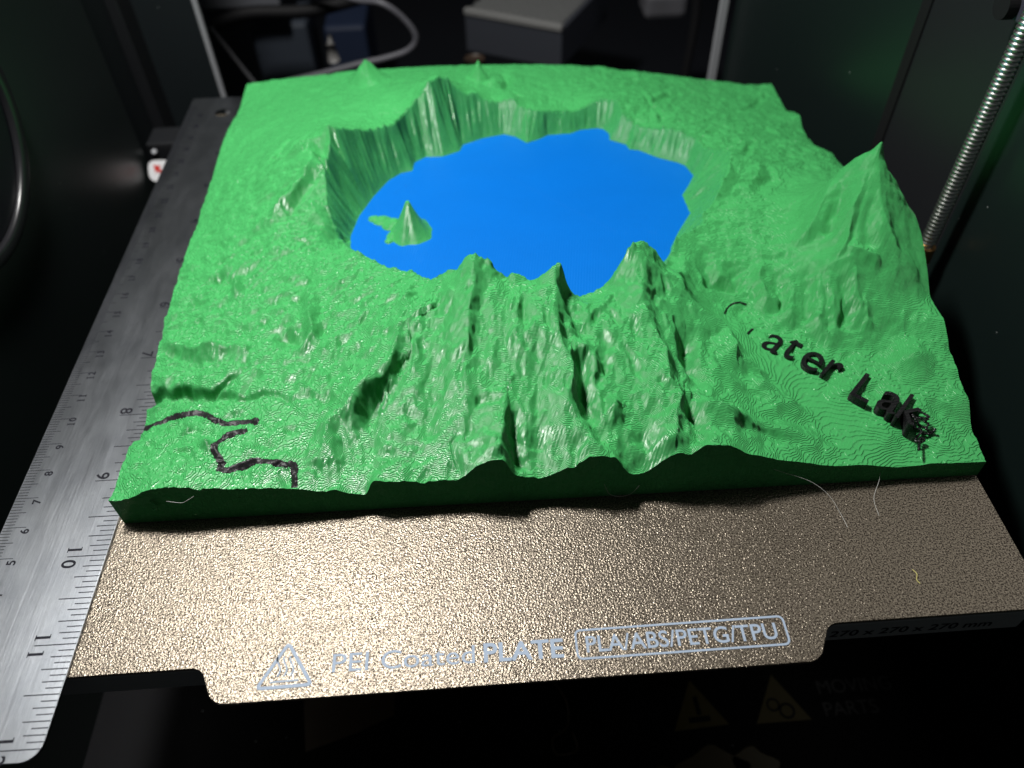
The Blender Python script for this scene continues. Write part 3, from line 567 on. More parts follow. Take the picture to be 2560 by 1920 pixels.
# ------------------------------------------------------------------ the printed relief map
DATA={"shore":[[5.863,9.971],[5.796,10.768],[6.009,11.945],[6.466,13.17],[6.979,14.213],[7.46,14.705],[7.916,14.837],[7.963,15.412],[8.406,15.787],[9.138,15.783],[9.807,16.115],[9.944,16.593],[10.768,17.02],[11.665,17.256],[12.123,17.024],[12.573,16.482],[13.123,16.744],[13.497,17.027],[14.458,17.067],[14.889,17.317],[15.59,17.383],[15.85,17.294],[16.036,16.924],[16.001,16.422],[16.618,15.995],[16.692,15.623],[17.07,15.529],[17.758,14.902],[18.468,14.489],[18.705,14.237],[18.879,13.544],[18.556,12.887],[18.188,12.279],[18.254,11.122],[17.633,10.08],[17.144,9.102],[17.15,8.545],[15.449,7.061],[14.564,7.039],[14.293,6.508],[13.757,6.057],[13.172,5.977],[12.739,6.253],[12.341,6.106],[11.687,6.288],[11.222,6.426],[10.937,6.681],[10.515,6.704],[9.968,6.711],[8.766,7.244]],"rim":[[5.636,10.045,1.876],[5.446,10.06,2.379],[5.23,10.585,3.058],[5.198,11.365,3.596],[5.149,11.696,3.947],[4.77,12.356,4.1],[4.947,12.462,3.85],[5.21,12.054,3.959],[5.324,12.592,4.182],[5.322,12.957,4.439],[5.287,13.17,4.662],[5.543,13.216,4.544],[6.004,13.923,4.006],[6.603,14.704,3.561],[7.359,15.274,3.432],[7.765,16.022,3.468],[8.307,16.473,3.819],[8.877,16.612,4.392],[9.244,17.056,4.381],[9.593,17.243,4.041],[9.957,17.305,3.573],[10.267,17.397,3.374],[10.592,17.543,3.351],[10.854,17.55,3.058],[11.506,17.666,2.859],[12.114,17.564,3.023],[12.297,17.395,2.789],[13.018,17.143,2.66],[13.846,17.367,2.496],[14.611,17.511,2.379],[15.227,17.688,2.484],[15.832,17.725,2.754],[16.354,17.254,2.871],[16.478,16.543,2.672],[16.723,16.309,2.437],[17.461,15.64,2.531],[18.127,15.148,2.742],[18.485,14.927,2.695],[19.032,14.444,2.672],[19.246,13.638,2.66],[19.757,12.368,3.3],[19.335,11.254,3.2],[19.0,10.587,3.0],[18.677,9.987,2.85],[18.187,9.465,2.75],[18.087,8.969,2.7],[17.586,8.63,2.65],[17.057,8.386,2.7],[16.798,7.782,2.35],[16.437,6.941,2.5],[15.991,6.331,3.6],[15.529,6.063,4.25],[15.142,5.95,4.45],[14.956,5.737,4.3],[14.642,5.668,3.6],[14.301,5.552,3.2],[13.945,5.382,3.05],[13.481,5.272,3.0],[13.285,5.285,3.05],[13.05,5.18,3.6],[12.838,5.119,4.2],[12.691,5.064,4.3],[12.35,5.006,4.1],[11.932,5.078,3.9],[11.553,5.197,4.1],[11.314,5.218,3.9],[10.984,5.352,4.1],[10.718,5.465,4.4],[10.583,5.48,4.5],[10.33,5.53,4.55],[10.075,5.572,4.4],[9.836,5.676,4.0],[9.522,5.832,3.8],[8.94,6.044,3.3],[8.293,6.701,3.1],[7.596,7.036,3.0],[7.031,7.586,2.95],[6.243,8.21,2.95]],"ctrl":[[0.0,20.723,1.506],[0.0,17.939,1.835],[0.0,14.776,1.662],[0.0,12.003,1.577],[0.0,9.597,1.629],[0.0,7.618,1.523],[0.0,5.725,1.33],[0.0,4.418,1.047],[0.0,4.016,0.935],[0.0,3.537,0.731],[0.0,2.846,0.608],[0.0,2.5,0.752],[0.0,1.899,1.042],[0.0,1.022,1.067],[0.0,0.0,1.067],[24.6,22.43,0.6],[24.6,20.974,0.6],[24.6,19.819,0.6],[24.6,18.96,1.015],[24.6,18.248,1.174],[24.6,17.702,0.942],[24.6,16.821,0.989],[24.6,16.015,1.085],[24.6,14.932,1.549],[24.6,14.301,1.75],[24.6,13.877,1.757],[24.6,5.85,2.586],[24.6,5.341,2.195],[24.6,4.265,2.164],[24.6,3.699,1.86],[24.6,2.45,1.414],[24.6,1.78,1.272],[24.6,1.052,0.768],[24.6,0.005,0.631],[24.5,22.7,0.35],[24.6,11.6,2.2],[24.6,10.3,2.4],[24.6,9.2,3.0],[0.869,0.0,1.321],[1.339,0.0,1.578],[1.676,0.0,1.62],[3.22,0.0,1.393],[5.132,0.0,1.205],[5.753,0.0,1.028],[6.393,0.0,0.907],[7.057,0.0,0.899],[7.159,0.0,1.197],[8.425,0.0,1.207],[9.639,0.0,1.241],[10.277,0.0,1.863],[10.926,0.0,1.893],[11.077,0.0,1.421],[11.26,0.0,1.16],[12.07,0.0,1.139],[12.723,0.0,1.543],[13.252,0.0,1.91],[13.578,0.0,1.898],[13.918,0.0,1.705],[14.179,0.0,1.202],[14.419,0.0,1.009],[14.858,0.0,1.1],[15.247,0.0,1.582],[15.648,0.0,1.869],[15.938,0.0,1.753],[16.264,0.0,2.113],[17.035,0.0,2.044],[17.291,0.0,1.844],[17.551,0.0,1.641],[18.281,0.0,1.337],[19.115,0.0,1.13],[19.85,0.0,0.912],[20.328,0.0,0.829],[21.014,0.0,0.821],[21.998,0.0,0.615],[23.237,0.0,0.689],[0.284,22.7,1.676],[1.937,22.7,1.809],[3.521,22.7,1.906],[4.737,22.7,2.02],[6.397,22.7,2.055],[7.87,22.7,2.062],[9.529,22.7,2.059],[11.929,22.7,1.984],[15.015,22.7,1.819],[16.786,22.7,1.601],[18.121,22.7,1.383],[20.249,22.7,1.026],[22.222,22.7,0.653],[23.816,22.7,0.45],[5.636,10.045,1.876],[5.446,10.06,2.379],[5.23,10.585,3.058],[5.198,11.365,3.596],[5.149,11.696,3.947],[4.77,12.356,4.1],[4.947,12.462,3.85],[5.21,12.054,3.959],[5.324,12.592,4.182],[5.322,12.957,4.439],[5.287,13.17,4.662],[5.543,13.216,4.544],[6.004,13.923,4.006],[6.603,14.704,3.561],[7.359,15.274,3.432],[7.765,16.022,3.468],[8.307,16.473,3.819],[8.877,16.612,4.392],[9.244,17.056,4.381],[9.593,17.243,4.041],[9.957,17.305,3.573],[10.267,17.397,3.374],[10.592,17.543,3.351],[10.854,17.55,3.058],[11.506,17.666,2.859],[12.114,17.564,3.023],[12.297,17.395,2.789],[13.018,17.143,2.66],[13.846,17.367,2.496],[14.611,17.511,2.379],[15.227,17.688,2.484],[15.832,17.725,2.754],[16.354,17.254,2.871],[16.478,16.543,2.672],[16.723,16.309,2.437],[17.461,15.64,2.531],[18.127,15.148,2.742],[18.485,14.927,2.695],[19.032,14.444,2.672],[19.246,13.638,2.66],[19.757,12.368,3.3],[19.335,11.254,3.2],[19.0,10.587,3.0],[18.677,9.987,2.85],[18.187,9.465,2.75],[18.087,8.969,2.7],[17.586,8.63,2.65],[17.057,8.386,2.7],[16.798,7.782,2.35],[16.437,6.941,2.5],[15.991,6.331,3.6],[15.529,6.063,4.25],[15.142,5.95,4.45],[14.956,5.737,4.3],[14.642,5.668,3.6],[14.301,5.552,3.2],[13.945,5.382,3.05],[13.481,5.272,3.0],[13.285,5.285,3.05],[13.05,5.18,3.6],[12.838,5.119,4.2],[12.691,5.064,4.3],[12.35,5.006,4.1],[11.932,5.078,3.9],[11.553,5.197,4.1],[11.314,5.218,3.9],[10.984,5.352,4.1],[10.718,5.465,4.4],[10.583,5.48,4.5],[10.33,5.53,4.55],[10.075,5.572,4.4],[9.836,5.676,4.0],[9.522,5.832,3.8],[8.94,6.044,3.3],[8.293,6.701,3.1],[7.596,7.036,3.0],[7.031,7.586,2.95],[6.243,8.21,2.95],[23.126,8.741,5.6],[18.122,6.076,1.6],[18.578,5.681,1.5],[19.014,5.079,1.46],[19.505,4.241,1.38],[20.038,3.484,1.32],[20.697,2.64,1.23],[21.373,1.657,1.12],[22.09,0.871,0.97],[20.356,1.395,1.0],[22.818,0.583,0.74],[19.516,5.433,1.52],[20.088,4.827,1.48],[20.728,4.514,1.45],[21.377,3.938,1.4],[21.808,3.384,1.36],[22.292,2.3,1.26],[22.969,1.418,1.12],[22.545,3.78,1.4],[19.445,3.559,1.36],[19.915,2.44,1.15],[22.895,8.9,5.296],[22.696,9.1,4.841],[22.513,9.4,4.147],[22.342,9.7,3.575],[22.152,10.483,3.0],[21.476,10.579,2.8],[21.3,11.654,2.9],[23.733,12.448,2.35],[22.46,12.609,2.5],[20.246,10.019,2.9],[21.507,7.235,3.2],[22.21,6.351,3.5],[20.947,8.845,2.9],[20.252,7.671,2.6],[19.585,9.098,2.8],[23.855,13.876,2.1],[22.932,14.42,2.1],[24.131,6.281,3.1],[5.492,6.756,2.564]],"isl":[[8.0,10.82,0.8,1.32,0.07],[7.336,11.315,0.42,0.22,0.08],[6.878,11.599,0.33,0.13,0.08],[6.575,11.723,0.22,0.1,0.08],[7.368,10.639,0.28,0.12,0.08],[7.195,10.347,0.16,0.07,0.08],[8.376,10.866,0.22,0.1,0.08]],"lines":[[1.4,0.5,0,[[8.251,6.432,0.05],[8.258,5.449,0.28],[8.32,4.363,0.42],[8.051,4.219,0.45],[7.938,3.791,0.5],[7.756,3.091,0.58],[7.357,2.721,0.62],[6.931,2.522,0.62],[6.528,2.108,0.55],[6.187,1.881,0.35]]],[0.3,0.35,0,[[8.509,4.325,0.1],[8.592,3.582,0.25],[8.366,3.07,0.25],[7.964,2.861,0.15]]],[1.0,0.35,0,[[10.581,5.508,0],[10.272,4.873,0.25],[10.164,4.137,0.38],[10.034,3.516,0.35],[9.936,2.546,0.3],[9.94,1.746,0.22],[9.885,1.174,0.1]]],[0.5,0.35,0,[[11.546,5.049,0],[11.516,4.18,0.15],[11.398,3.441,0.2],[11.637,2.88,0.15]]],[0.9,0.42,0,[[11.066,1.922,0.1],[11.031,1.595,0.4],[10.912,1.107,0.4],[10.83,0.325,0.4],[10.525,-0.098,0.25]]],[1.1,0.4,0,[[12.807,5.803,0],[12.637,4.435,0.3],[12.486,3.731,0.42],[12.653,3.234,0.48],[12.74,2.894,0.48],[12.907,2.451,0.52],[12.823,1.997,0.52],[12.837,1.375,0.5],[12.916,0.986,0.4],[13.224,0.642,0.2]]],[0.4,0.35,0,[[13.131,3.504,0.15],[13.326,3.143,0.3],[13.613,2.759,0.35],[13.625,2.388,0.3],[13.333,2.168,0.15]]],[0.5,0.35,0,[[14.052,1.38,0.45],[13.776,1.218,0.35],[13.49,1.02,0.2]]],[0.6,0.3,0,[[14.871,5.917,0],[14.736,5.414,0.12],[14.127,4.656,0.15],[13.563,3.99,0.1]]],[1.4,0.42,0,[[15.139,5.899,0],[15.136,5.433,0.22],[15.25,4.663,0.38],[15.26,3.953,0.45],[15.426,3.413,0.48],[15.639,2.711,0.64],[15.659,2.275,0.7],[15.67,1.863,0.68],[15.849,1.506,0.58],[15.804,1.171,0.5],[15.646,0.747,0.5],[15.585,0.347,0.45],[15.459,0.048,0.2]]],[0.5,0.45,0,[[16.231,1.656,0.32],[16.575,1.365,0.4],[17.18,1.188,0.48],[17.861,0.936,0.44],[18.623,0.933,0.36],[19.391,0.847,0.2],[20.121,0.711,0.1]]],[0.8,0.4,0,[[16.322,5.387,0.15],[16.702,5.095,0.3],[17.219,4.704,0.42],[17.894,4.328,0.48],[17.964,3.523,0.58],[18.132,3.341,0.3]]],[0.8,0.35,0,[[18.206,3.432,0.2],[18.68,2.99,0.38],[18.876,2.49,0.5],[19.099,2.088,0.4],[19.679,1.706,0.1]]],[0.35,0.4,0,[[17.332,3.731,0.1],[17.243,2.742,0.25],[17.608,2.291,0.2]]],[0.4,0.4,1,[[8.315,3.406,-0.2],[7.9,2.919,-0.35],[7.545,2.567,-0.4],[7.166,2.168,-0.35],[7.003,1.5,-0.2],[7.147,0.99,-0.2],[7.238,0.305,-0.08]]],[0.12,0.12,0,[[9.688,1.127,-0.05],[9.522,0.885,-0.14],[9.603,0.416,-0.14],[9.667,0.094,-0.1]]],[0.35,0.4,1,[[11.147,1.527,-0.25],[11.228,1.06,-0.42],[11.336,0.493,-0.42],[11.233,0.05,-0.05]]],[0.32,0.4,1,[[12.959,4.705,-0.2],[13.106,4.312,-0.45],[13.315,3.727,-0.35],[13.438,3.139,-0.1]]],[0.35,0.45,1,[[13.323,2.76,-0.4],[13.18,2.178,-0.55],[13.223,1.656,-0.5],[13.481,1.083,-0.3],[13.683,0.511,-0.2]]],[0.3,0.3,1,[[13.95,3.421,-0.15],[13.914,2.81,-0.25],[13.644,2.259,-0.25]]],[0.3,0.3,1,[[13.843,1.462,-0.25],[13.612,1.068,-0.2]]],[0.4,0.4,1,[[11.898,1.093,-0.12],[11.848,0.714,-0.25],[11.776,0.364,-0.1]]],[0.6,0.6,1,[[9.029,4.12,-0.15],[9.085,3.061,-0.25],[8.912,2.213,-0.28],[8.659,1.429,-0.22],[8.468,0.794,-0.12]]],[0.35,0.35,1,[[8.738,5.698,0.02],[9.208,5.192,-0.05],[9.215,4.48,-0.15]]],[0.38,0.5,1,[[16.47,3.881,-0.3],[16.434,3.563,-0.6],[16.425,3.04,-0.6],[16.56,2.385,-0.3]]],[0.35,0.5,1,[[16.221,1.548,-0.4],[16.163,1.06,-0.5],[16.201,0.386,-0.3]]],[0.35,0.35,1,[[17.578,0.826,-0.25],[18.273,0.858,-0.35],[18.984,0.673,-0.15]]],[0.4,0.4,1,[[18.491,2.968,-0.2],[18.828,2.719,-0.35],[19.061,2.158,-0.2]]],[0.5,0.5,0,[[17.21,7.411,0.22],[16.547,5.522,0.36],[16.589,5.087,0.29]]],[0.35,0.35,1,[[17.968,7.642,-0.14],[18.015,6.885,-0.51],[18.857,6.737,-0.43],[18.78,7.282,-0.14]]],[0.35,0.4,0,[[19.812,7.7,0.07],[19.549,6.77,0.29],[19.628,5.935,0.41],[19.891,5.697,0.14]]],[0.3,0.4,0,[[20.352,6.429,0.14],[20.192,5.613,0.43],[20.201,5.2,0.29]]],[0.3,0.4,0,[[21.065,6.055,0.14],[20.953,5.173,0.51],[20.95,4.619,0.36],[21.14,4.324,0.14]]],[0.4,0.5,0,[[21.426,6.042,0.14],[21.405,5.076,0.32],[21.437,4.428,0.17]]],[0.35,0.4,0,[[22.13,5.789,0.17],[21.968,5.217,0.51],[22.147,4.991,0.29]]],[0.3,0.3,0,[[22.388,5.139,0.14],[22.307,4.542,0.36],[22.543,4.351,0.14]]],[0.5,0.5,0,[[21.415,6.282,0.14],[22.007,6.106,0.22],[22.72,6.028,0.17]]],[0.3,0.3,1,[[20.179,6.216,-0.14],[20.115,5.623,-0.32]]],[0.3,0.3,1,[[20.901,6.012,-0.14],[20.875,5.133,-0.36]]],[0.3,0.3,1,[[21.836,5.598,-0.14],[21.9,5.016,-0.36],[21.72,4.629,-0.22]]],[0.9,0.6,0,[[23.078,8.636,0.0],[23.04,8.099,0.14],[22.968,7.395,0.36],[23.09,6.655,0.43],[23.294,6.131,0.36],[23.78,5.854,0.17]]],[0.35,0.3,0,[[22.845,8.349,0.04],[22.662,8.03,0.17],[22.266,7.463,0.36],[22.032,6.925,0.41],[21.836,6.352,0.32],[21.645,6.384,0.14]]],[0.35,0.35,0,[[22.205,8.887,0.07],[21.761,8.32,0.29],[21.38,7.872,0.36],[21.05,7.611,0.29]]],[0.35,0.35,1,[[22.337,8.349,-0.07],[22.004,7.898,-0.29],[21.777,7.432,-0.29]]],[0.35,0.35,1,[[22.945,7.785,-0.07],[22.73,7.122,-0.26],[22.618,6.461,-0.22]]],[0.3,0.4,0,[[19.836,12.291,0.0],[19.378,11.095,0.22],[18.981,10.48,0.14]]],[0.5,0.4,0,[[20.218,11.92,0.08],[20.666,11.799,0.12],[20.45,11.106,0.12],[19.945,10.387,0.08]]],[0.35,0.35,1,[[21.025,11.746,-0.08],[20.948,11.098,-0.14],[20.207,10.382,-0.1]]],[0.4,0.4,0,[[21.833,6.524,0.14],[22.182,6.15,0.29],[22.667,5.932,0.32]]],[0.34,0.34,2,[[-0.296,3.948,-0.42],[0.294,3.893,-0.46],[1.142,3.773,-0.48],[2.026,3.49,-0.44],[2.449,3.377,-0.36],[2.684,3.116,-0.25]]],[0.15,0.15,1,[[2.222,3.661,-0.4],[2.496,3.81,-0.3],[2.745,4.009,-0.24],[2.969,4.074,-0.18],[3.231,4.247,-0.08]]],[0.16,0.16,1,[[2.66,3.163,-0.3],[3.186,3.111,-0.28],[3.707,3.148,-0.2],[4.344,2.986,-0.14],[4.768,2.781,-0.1],[5.263,2.771,-0.06],[5.41,2.882,-0.02]]],[0.35,0.3,0,[[5.039,6.729,0.14],[5.178,5.528,0.41],[5.213,4.798,0.41],[5.011,4.426,0.29]]],[0.4,0.4,1,[[3.876,5.308,-0.14],[4.247,5.205,-0.41],[4.794,4.834,-0.29]]],[0.3,0.3,0,[[1.003,5.376,0.22],[1.736,5.153,0.36],[2.44,4.975,0.29],[3.051,4.84,0.14]]],[0.3,0.3,1,[[0.235,5.59,-0.14],[0.515,5.458,-0.36],[1.323,4.998,-0.14]]],[0.35,0.35,1,[[1.512,8.162,-0.14],[1.667,8.252,-0.36],[1.974,7.865,-0.14]]],[0.25,0.3,0,[[2.295,8.205,0.14],[2.415,7.456,0.36],[2.439,7.246,0.14]]],[0.25,0.2,0,[[2.203,1.758,0.0],[2.54,1.469,0.32],[2.552,1.353,0.14]]],[0.2,0.15,0,[[1.382,2.141,0.07],[1.676,2.23,0.26],[1.737,2.396,0.14]]],[0.25,0.2,0,[[5.023,3.3,0.14],[5.548,2.794,0.14]]],[0.7,0.5,0,[[6.629,2.378,0.14],[5.942,1.549,0.58],[5.891,0.958,0.43],[5.716,0.592,0.14]]],[0.35,0.35,0,[[4.792,12.197,0.07],[4.551,11.34,0.36],[3.927,10.772,0.43],[3.282,10.292,0.36],[2.869,10.185,0.14]]],[0.3,0.3,1,[[4.982,11.515,-0.07],[4.347,10.991,-0.32],[3.905,10.499,-0.22]]],[0.3,0.3,0,[[5.313,12.95,0.0],[4.782,12.916,0.14],[4.344,12.737,0.29],[3.73,12.684,0.14]]],[0.3,0.3,1,[[3.47,14.46,-0.12],[3.097,13.405,-0.22]]],[0.25,0.3,1,[[11.784,21.106,-0.1],[12.038,20.381,-0.25],[11.844,19.14,-0.15]]],[0.3,0.3,0,[[11.198,20.506,0.1],[11.498,21.061,0.05]]],[0.2,0.2,1,[[12.295,18.47,-0.1],[12.488,18.277,-0.15]]],[0.25,0.25,1,[[17.689,19.565,-0.05],[17.818,18.265,-0.22],[18.059,16.966,-0.2],[18.03,16.164,-0.1]]],[0.25,0.25,1,[[17.807,17.88,-0.15],[18.604,18.973,-0.18],[19.531,19.876,-0.1]]],[0.3,0.3,1,[[14.752,20.173,-0.05],[15.55,20.766,-0.1],[15.878,19.97,-0.05]]],[0.2,0.2,0,[[23.798,21.464,0.1],[23.766,20.801,0.1]]],[0.25,0.25,1,[[24.012,21.235,-0.1],[23.15,19.913,-0.12],[22.382,18.914,-0.1]]],[0.25,0.25,1,[[22.685,17.002,-0.12],[22.796,16.424,-0.18]]],[0.25,0.25,1,[[21.346,14.652,-0.1],[21.05,13.864,-0.2],[20.352,12.581,-0.1]]],[0.25,0.25,1,[[21.966,14.491,-0.1],[22.333,14.353,-0.15]]],[0.3,0.3,1,[[23.688,17.376,-0.08],[24.515,17.542,-0.14]]],[0.22,0.22,0,[[10.726,5.505,0.14],[10.746,5.505,0.14]]],[0.16,0.16,0,[[10.395,5.465,0.08],[10.415,5.465,0.08]]],[0.26,0.26,0,[[12.812,4.981,0.26],[12.832,4.981,0.26]]],[0.26,0.26,0,[[15.107,5.732,0.24],[15.127,5.732,0.24]]],[0.25,0.25,0,[[23.069,8.627,0.2],[23.089,8.627,0.2]]],[1.0,1.0,0,[[5.887,20.683,1.0],[5.907,20.683,1.0]]],[0.35,0.35,0,[[5.521,22.2,0.5],[5.541,22.2,0.5]]],[0.6,0.6,0,[[10.722,19.885,0.85],[10.742,19.885,0.85]]],[0.55,0.55,0,[[11.316,19.392,0.28],[11.336,19.392,0.28]]],[0.4,0.4,0,[[17.985,22.084,0.12],[18.005,22.084,0.12]]],[0.4,0.4,0,[[15.891,20.663,0.1],[15.911,20.663,0.1]]],[0.75,0.75,0,[[23.356,3.148,0.5],[23.376,3.148,0.5]]],[0.25,0.25,0,[[15.65,20.482,0.08],[15.67,20.482,0.08]]],[0.25,0.25,0,[[18.013,21.369,0.08],[18.033,21.369,0.08]]]]}
FLD=Field(DATA['shore'],DATA['rim'],DATA['ctrl'],DATA['isl'],DATA['lines'])
mp=empty('relief_map_print',(-24.550074,4.418333,0),-0.010874);tag(mp,'green 3D printed mountain relief with a bright blue lake, on the gold plate','3D print')
NX,NY=880,812
gx=np.linspace(0,W,NX);gy=np.linspace(0,D,NY);GX,GY=np.meshgrid(gx,gy);GZ=FLD(GX,GY)
def npmesh(name,V,F,m,parent,smooth):
    me=bpy.data.meshes.new(name);V=np.asarray(V,np.float32)*S;F=np.asarray(F,np.int32)
    me.vertices.add(len(V));me.vertices.foreach_set('co',V.ravel());me.loops.add(F.size);me.loops.foreach_set('vertex_index',F.ravel())
    me.polygons.add(len(F));me.polygons.foreach_set('loop_start',np.arange(0,F.size,4,dtype=np.int32));me.polygons.foreach_set('loop_total',np.full(len(F),4,np.int32))
    me.polygons.foreach_set('use_smooth',np.array(smooth,bool) if hasattr(smooth,'__len__') else np.full(len(F),smooth,bool))
    me.update(calc_edges=True);me.materials.append(m);me.validate();return link(bpy.data.objects.new(name,me),parent)
idx=np.arange(NX*NY).reshape(NY,NX)
SH=FLD.shore;di,_,_=segd(GX,GY,SH);insd=inside(GX,GY,SH)
iu,iv,ir=FLD.isl[0][:3]
isl_zone=insd&(np.abs(GX-iu)<1.7)&(np.abs(GY-iv)<1.5)&(di>.08)
lake_hid=insd&(di>.3)
def quads(mask_keep):
    a=idx[:-1,:-1];b=idx[:-1,1:];c=idx[1:,1:];d=idx[1:,:-1];k=mask_keep[:-1,:-1]
    return np.stack([a[k],b[k],c[k],d[k]],1)
V=np.stack([GX.ravel(),GY.ravel(),GZ.ravel()],1)
Q=quads(~lake_hid);nq=len(Q)
# side walls and underside with their own vertices
def wall(ii):
    global V,Q
    n0=len(V);top=V[ii];bot=top.copy();bot[:,2]=.002;V=np.vstack([V,top,bot]);n=len(ii)
    a=np.arange(n-1);Q=np.vstack([Q,np.stack([n0+a,n0+n+a,n0+n+a+1,n0+a+1],1)])
wall(idx[0,::-1]);wall(idx[:,0]);wall(idx[-1,:]);wall(idx[::-1,-1])
land=npmesh('terrain',V,Q,M_green,mp,[i<nq for i in range(len(Q))])
Q2=quads(isl_zone&(GZ>ZL-.1));used=np.unique(Q2);rm_=np.zeros(NX*NY,int);rm_[used]=np.arange(len(used))
tag(npmesh('island',np.stack([GX.ravel(),GY.ravel(),GZ.ravel()],1)[used],rm_[Q2],M_green,mp,True),'small cone shaped green island near the left shore')
# lake sheet with thickness
lm=(insd|(di<.25));LS=3
sub=lm[::LS,::LS];ix=np.arange(sub.size).reshape(sub.shape);a=ix[:-1,:-1];k=sub[:-1,:-1]&sub[1:,1:]&sub[1:,:-1]&sub[:-1,1:]
LQ=np.stack([a[k],ix[:-1,1:][k],ix[1:,1:][k],ix[1:,:-1][k]],1)
LV=np.stack([GX[::LS,::LS].ravel(),GY[::LS,::LS].ravel(),np.full(sub.size,ZL)],1)
used=np.unique(LQ);r2=np.zeros(sub.size,int);r2[used]=np.arange(len(used))
npmesh('lake',LV[used],r2[LQ],M_blue,mp,False)
M_seam=mat('pale_blue_seam',(.01,.17,.61),.4,0,.2)
for a_,b_,w_ in (((10.2,15.6),(15.4,10.2),.010),((6.6,13.1),(6.9,10.3),.010),((17.6,15.2),(18.3,13.6),.012)):
    stroke([a_,b_],w_,ZL+.0005,ZL+.0022,name='print_seam',mt=M_seam,parent=mp)
def hz(x,y):return float(FLD(np.array([x]),np.array([y]))[0])
def hzs(x,y):return FLD(np.asarray(x),np.asarray(y))
# black boundary lines printed into the surface
def ribbon(path,name,wd=.23,up=.012):
    Pp=[Vector((a,b,0)) for a,b in path];Pp=smooth_path(Pp,10);n=len(Pp);X=np.zeros((n,7));Y=np.zeros((n,7));K=np.linspace(-1,1,7)
    for i,p in enumerate(Pp):
        t=(Pp[min(i+1,n-1)]-Pp[max(i-1,0)]).normalized();nn=Vector((-t.y,t.x))
        ww=wd/2*(1+.13*math.sin(i*1.7)*math.sin(i*.63)+.07*math.sin(i*2.9))
        X[i]=p.x+nn.x*K*ww;Y[i]=p.y+nn.y*K*ww
    X=np.clip(X,-.004,W);Y=np.clip(Y,-.004,D);Z=hzs(np.clip(X,0,W),np.clip(Y,0,D))+up*(1-K[None,:]**4*1.6)+.006*fbm(X*9,Y*9,2,7)
    I=np.arange(n*7).reshape(n,7);Q=np.stack([I[:-1,:-1].ravel(),I[:-1,1:].ravel(),I[1:,1:].ravel(),I[1:,:-1].ravel()],1)
    o=npmesh(name,np.stack([X.ravel(),Y.ravel(),Z.ravel()],1),Q,M_road,mp,True);return o
ribbon([[0,3.013],[0.463,2.869],[0.937,3.005],[1.448,2.866],[1.989,2.833],[2.471,2.439],[2.818,2.293],[3.159,2.256],[3.6,2.24],[3.814,2.139],[3.728,2.083]],'black_line')
ribbon([[3.561,1.933],[3.27,1.802],[3.021,1.681],[2.831,1.526],[2.78,1.207],[2.934,0.96],[3.039,0.78],[2.983,0.651],[3.226,0.589],[3.428,0.676],[3.79,0.854],[4.186,0.807],[4.568,0.707],[4.833,0.667],[5.008,0.702],[5.055,0.371],[5.074,0.048]],'black_line')
# raised lettering: tops level, feet sunk into the slope
ZT=1.45;TA=-math.radians(44.5)
def letter(ch,x,y,h,wd,ztop=ZT,bold=.0):
    t=text(ch,'letter',M_black,1,.5,mp,bold=bold);co=[v.co for v in t.data.vertices]
    x0,x1=min(c.x for c in co),max(c.x for c in co);yy0,yy1=min(c.y for c in co),max(c.y for c in co)
    t.data.transform(Matrix.Diagonal((wd*S/(x1-x0),h*S/(yy1-yy0),1,1))@Matrix.Translation((-(x0+x1)/2,-(yy0+yy1)/2,-.5*S)))
    t.location=Vector((x,y,ztop))*S;t.rotation_euler=(0,0,TA)
    b=t.modifiers.new('bevel','BEVEL');b.width=.00012;b.segments=1;b.limit_method='ANGLE'
    return t
for ch,x,y,h,wd in (('a',19.52,4.35,.80,.56),('t',20.05,4.12,1.0,.42),('e',20.48,3.53,.84,.60),('r',20.98,3.13,.80,.42),('L',21.72,2.32,1.12,.55),('a',22.20,1.72,.84,.58),('k',22.72,1.40,1.15,.56)):
    letter(ch,x,y,h,wd)
def flush(path,r,name='letter',mt=M_black,dz=.004):
    m=MB();P_=smooth_path([(a,b,hz(a,b)+dz) for a,b in path],4);m.tube(P_,r,8);return m.build(name,mt,mp,True)
flush([[18.228,5.627],[18.391,5.925],[18.561,6.092],[18.717,6.114],[18.906,6.116],[19.053,6.043]],.030);flush([[18.784,4.779],[18.91,4.903],[19.009,4.986]],.036)
cc=[[18.228,5.627],[18.391,5.925],[18.561,6.092],[18.717,6.114],[18.906,6.116],[19.053,6.043]];ccx=sum(q[0] for q in cc)/len(cc)+.12;ccy=sum(q[1] for q in cc)/len(cc)-.38
flush([(ccx+.36*math.cos(a),ccy+.36*math.sin(a)) for a in np.linspace(-2.2,1.2,14)],.024,'letter_outline',M_green,-.006)
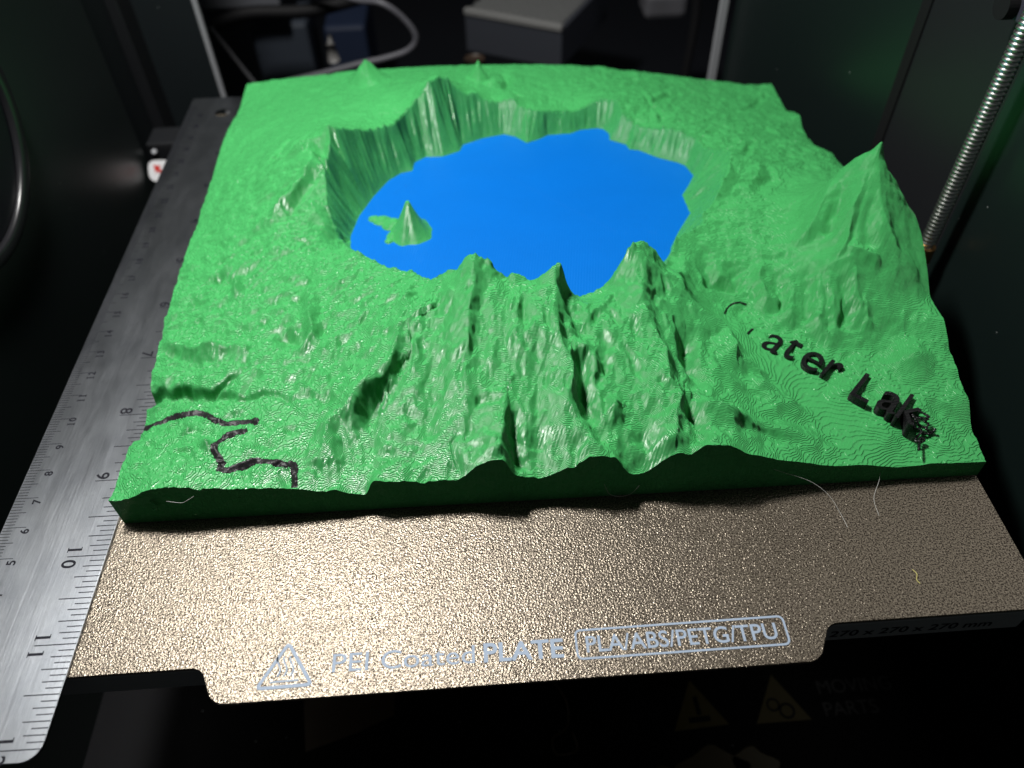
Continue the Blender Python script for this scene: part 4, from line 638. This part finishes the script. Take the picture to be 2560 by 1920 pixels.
STR=[[[22.908,1.417,1.42],[23.099,1.284,1.4],[23.194,1.153,1.38],[22.869,1.213,1.3],[22.652,1.309,1.35]],[[22.615,1.292,1.3],[22.75,1.182,1.2],[22.768,1.02,1.1],[22.974,0.955,1.05]],[[23.191,1.118,1.35],[23.086,1.117,1.25],[23.21,1.028,1.2],[23.137,0.933,1.1],[23.353,0.848,1.0],[23.401,0.874,1.15]],[[22.974,0.955,1.05],[23.018,0.841,1.0],[23.25,0.811,0.98],[23.423,0.903,1.0]],[[23.008,0.862,1.05],[22.879,0.791,1.0],[22.695,0.612,0.98],[22.738,0.504,1.0],[22.875,0.627,1.02],[22.981,0.562,0.98],[22.852,0.506,0.95]],[[22.796,0.53,1.0],[22.659,0.296,1.05],[22.524,0.065,1.1]],[[22.449,1.143,1.2],[22.676,1.026,1.1],[22.951,1.027,1.0]],[[22.702,1.342,1.38],[22.799,1.157,1.3],[22.887,1.051,1.2],[23.046,1.0,1.1],[23.184,0.99,1.1]]]
m=MB()
for s_ in STR:
    pp=smooth_path([(22.72+(a-22.72)*.86,1.0+(b-1.0)*.86,c) for a,b,c in s_],7);m.tube(pp,[.034*(1+.35*math.sin(i*2.1)) for i in range(len(pp))],7)
m.build('filament_tangle',M_black,mp,True)
m=MB();m.tube(smooth_path([(1.1,-.03,1.05),(1.22,-.09,.98),(1.24,-.12,.84),(1.16,-.11,.74),(1.05,-.07,.72)]),[.02+.02*math.sin(math.pi*i/32) for i in range(33)],8)
m.build('filament_curl',M_green,mp,True)
# hairs of clear thread on the front face and plate
def hair(path,label,r=.004):
    m=MB();m.tube(smooth_path(path,8),r,5);tag(m.build('plastic_hair',M_hair,smooth=True),label,'thread',group='fine threads around the front of the print')
hair([(-6.5,4.35,.95),(-5.9,4.15,.8),(-5.1,3.95,.55),(-4.6,3.6,.3),(-4.35,3.1,.05),(-4.3,2.7,.02)],'long bent thread hanging from the right half of the front face')
hair([(-2.9,4.3,.45),(-3.0,4.0,.3),(-3.25,3.55,.06),(-3.3,3.0,.02)],'thread standing near the right front corner of the print')
hair([(-10.9,4.2,.7),(-10.7,4.05,.35),(-10.2,4.05,.3),(-9.9,4.15,.6)],'short curved thread on the middle of the front face')
hair([(-22.9,4.2,1.25),(-22.5,4.15,1.2),(-22.3,4.15,1.3),(-22.1,4.2,1.4)],'tiny thread near the left end of the front face')
m=MB();m.tube(smooth_path([(-3.05,1.3,.02),(-3.0,1.15,.04),(-3.06,1.0,.02),(-3.02,.88,.03)]),.012,6);tag(m.build('yellow_fibre',mat('yellow_fibre_mat',(.5,.45,.15),.5)),'tiny yellow fibre lying on the right front of the gold plate','fibre')
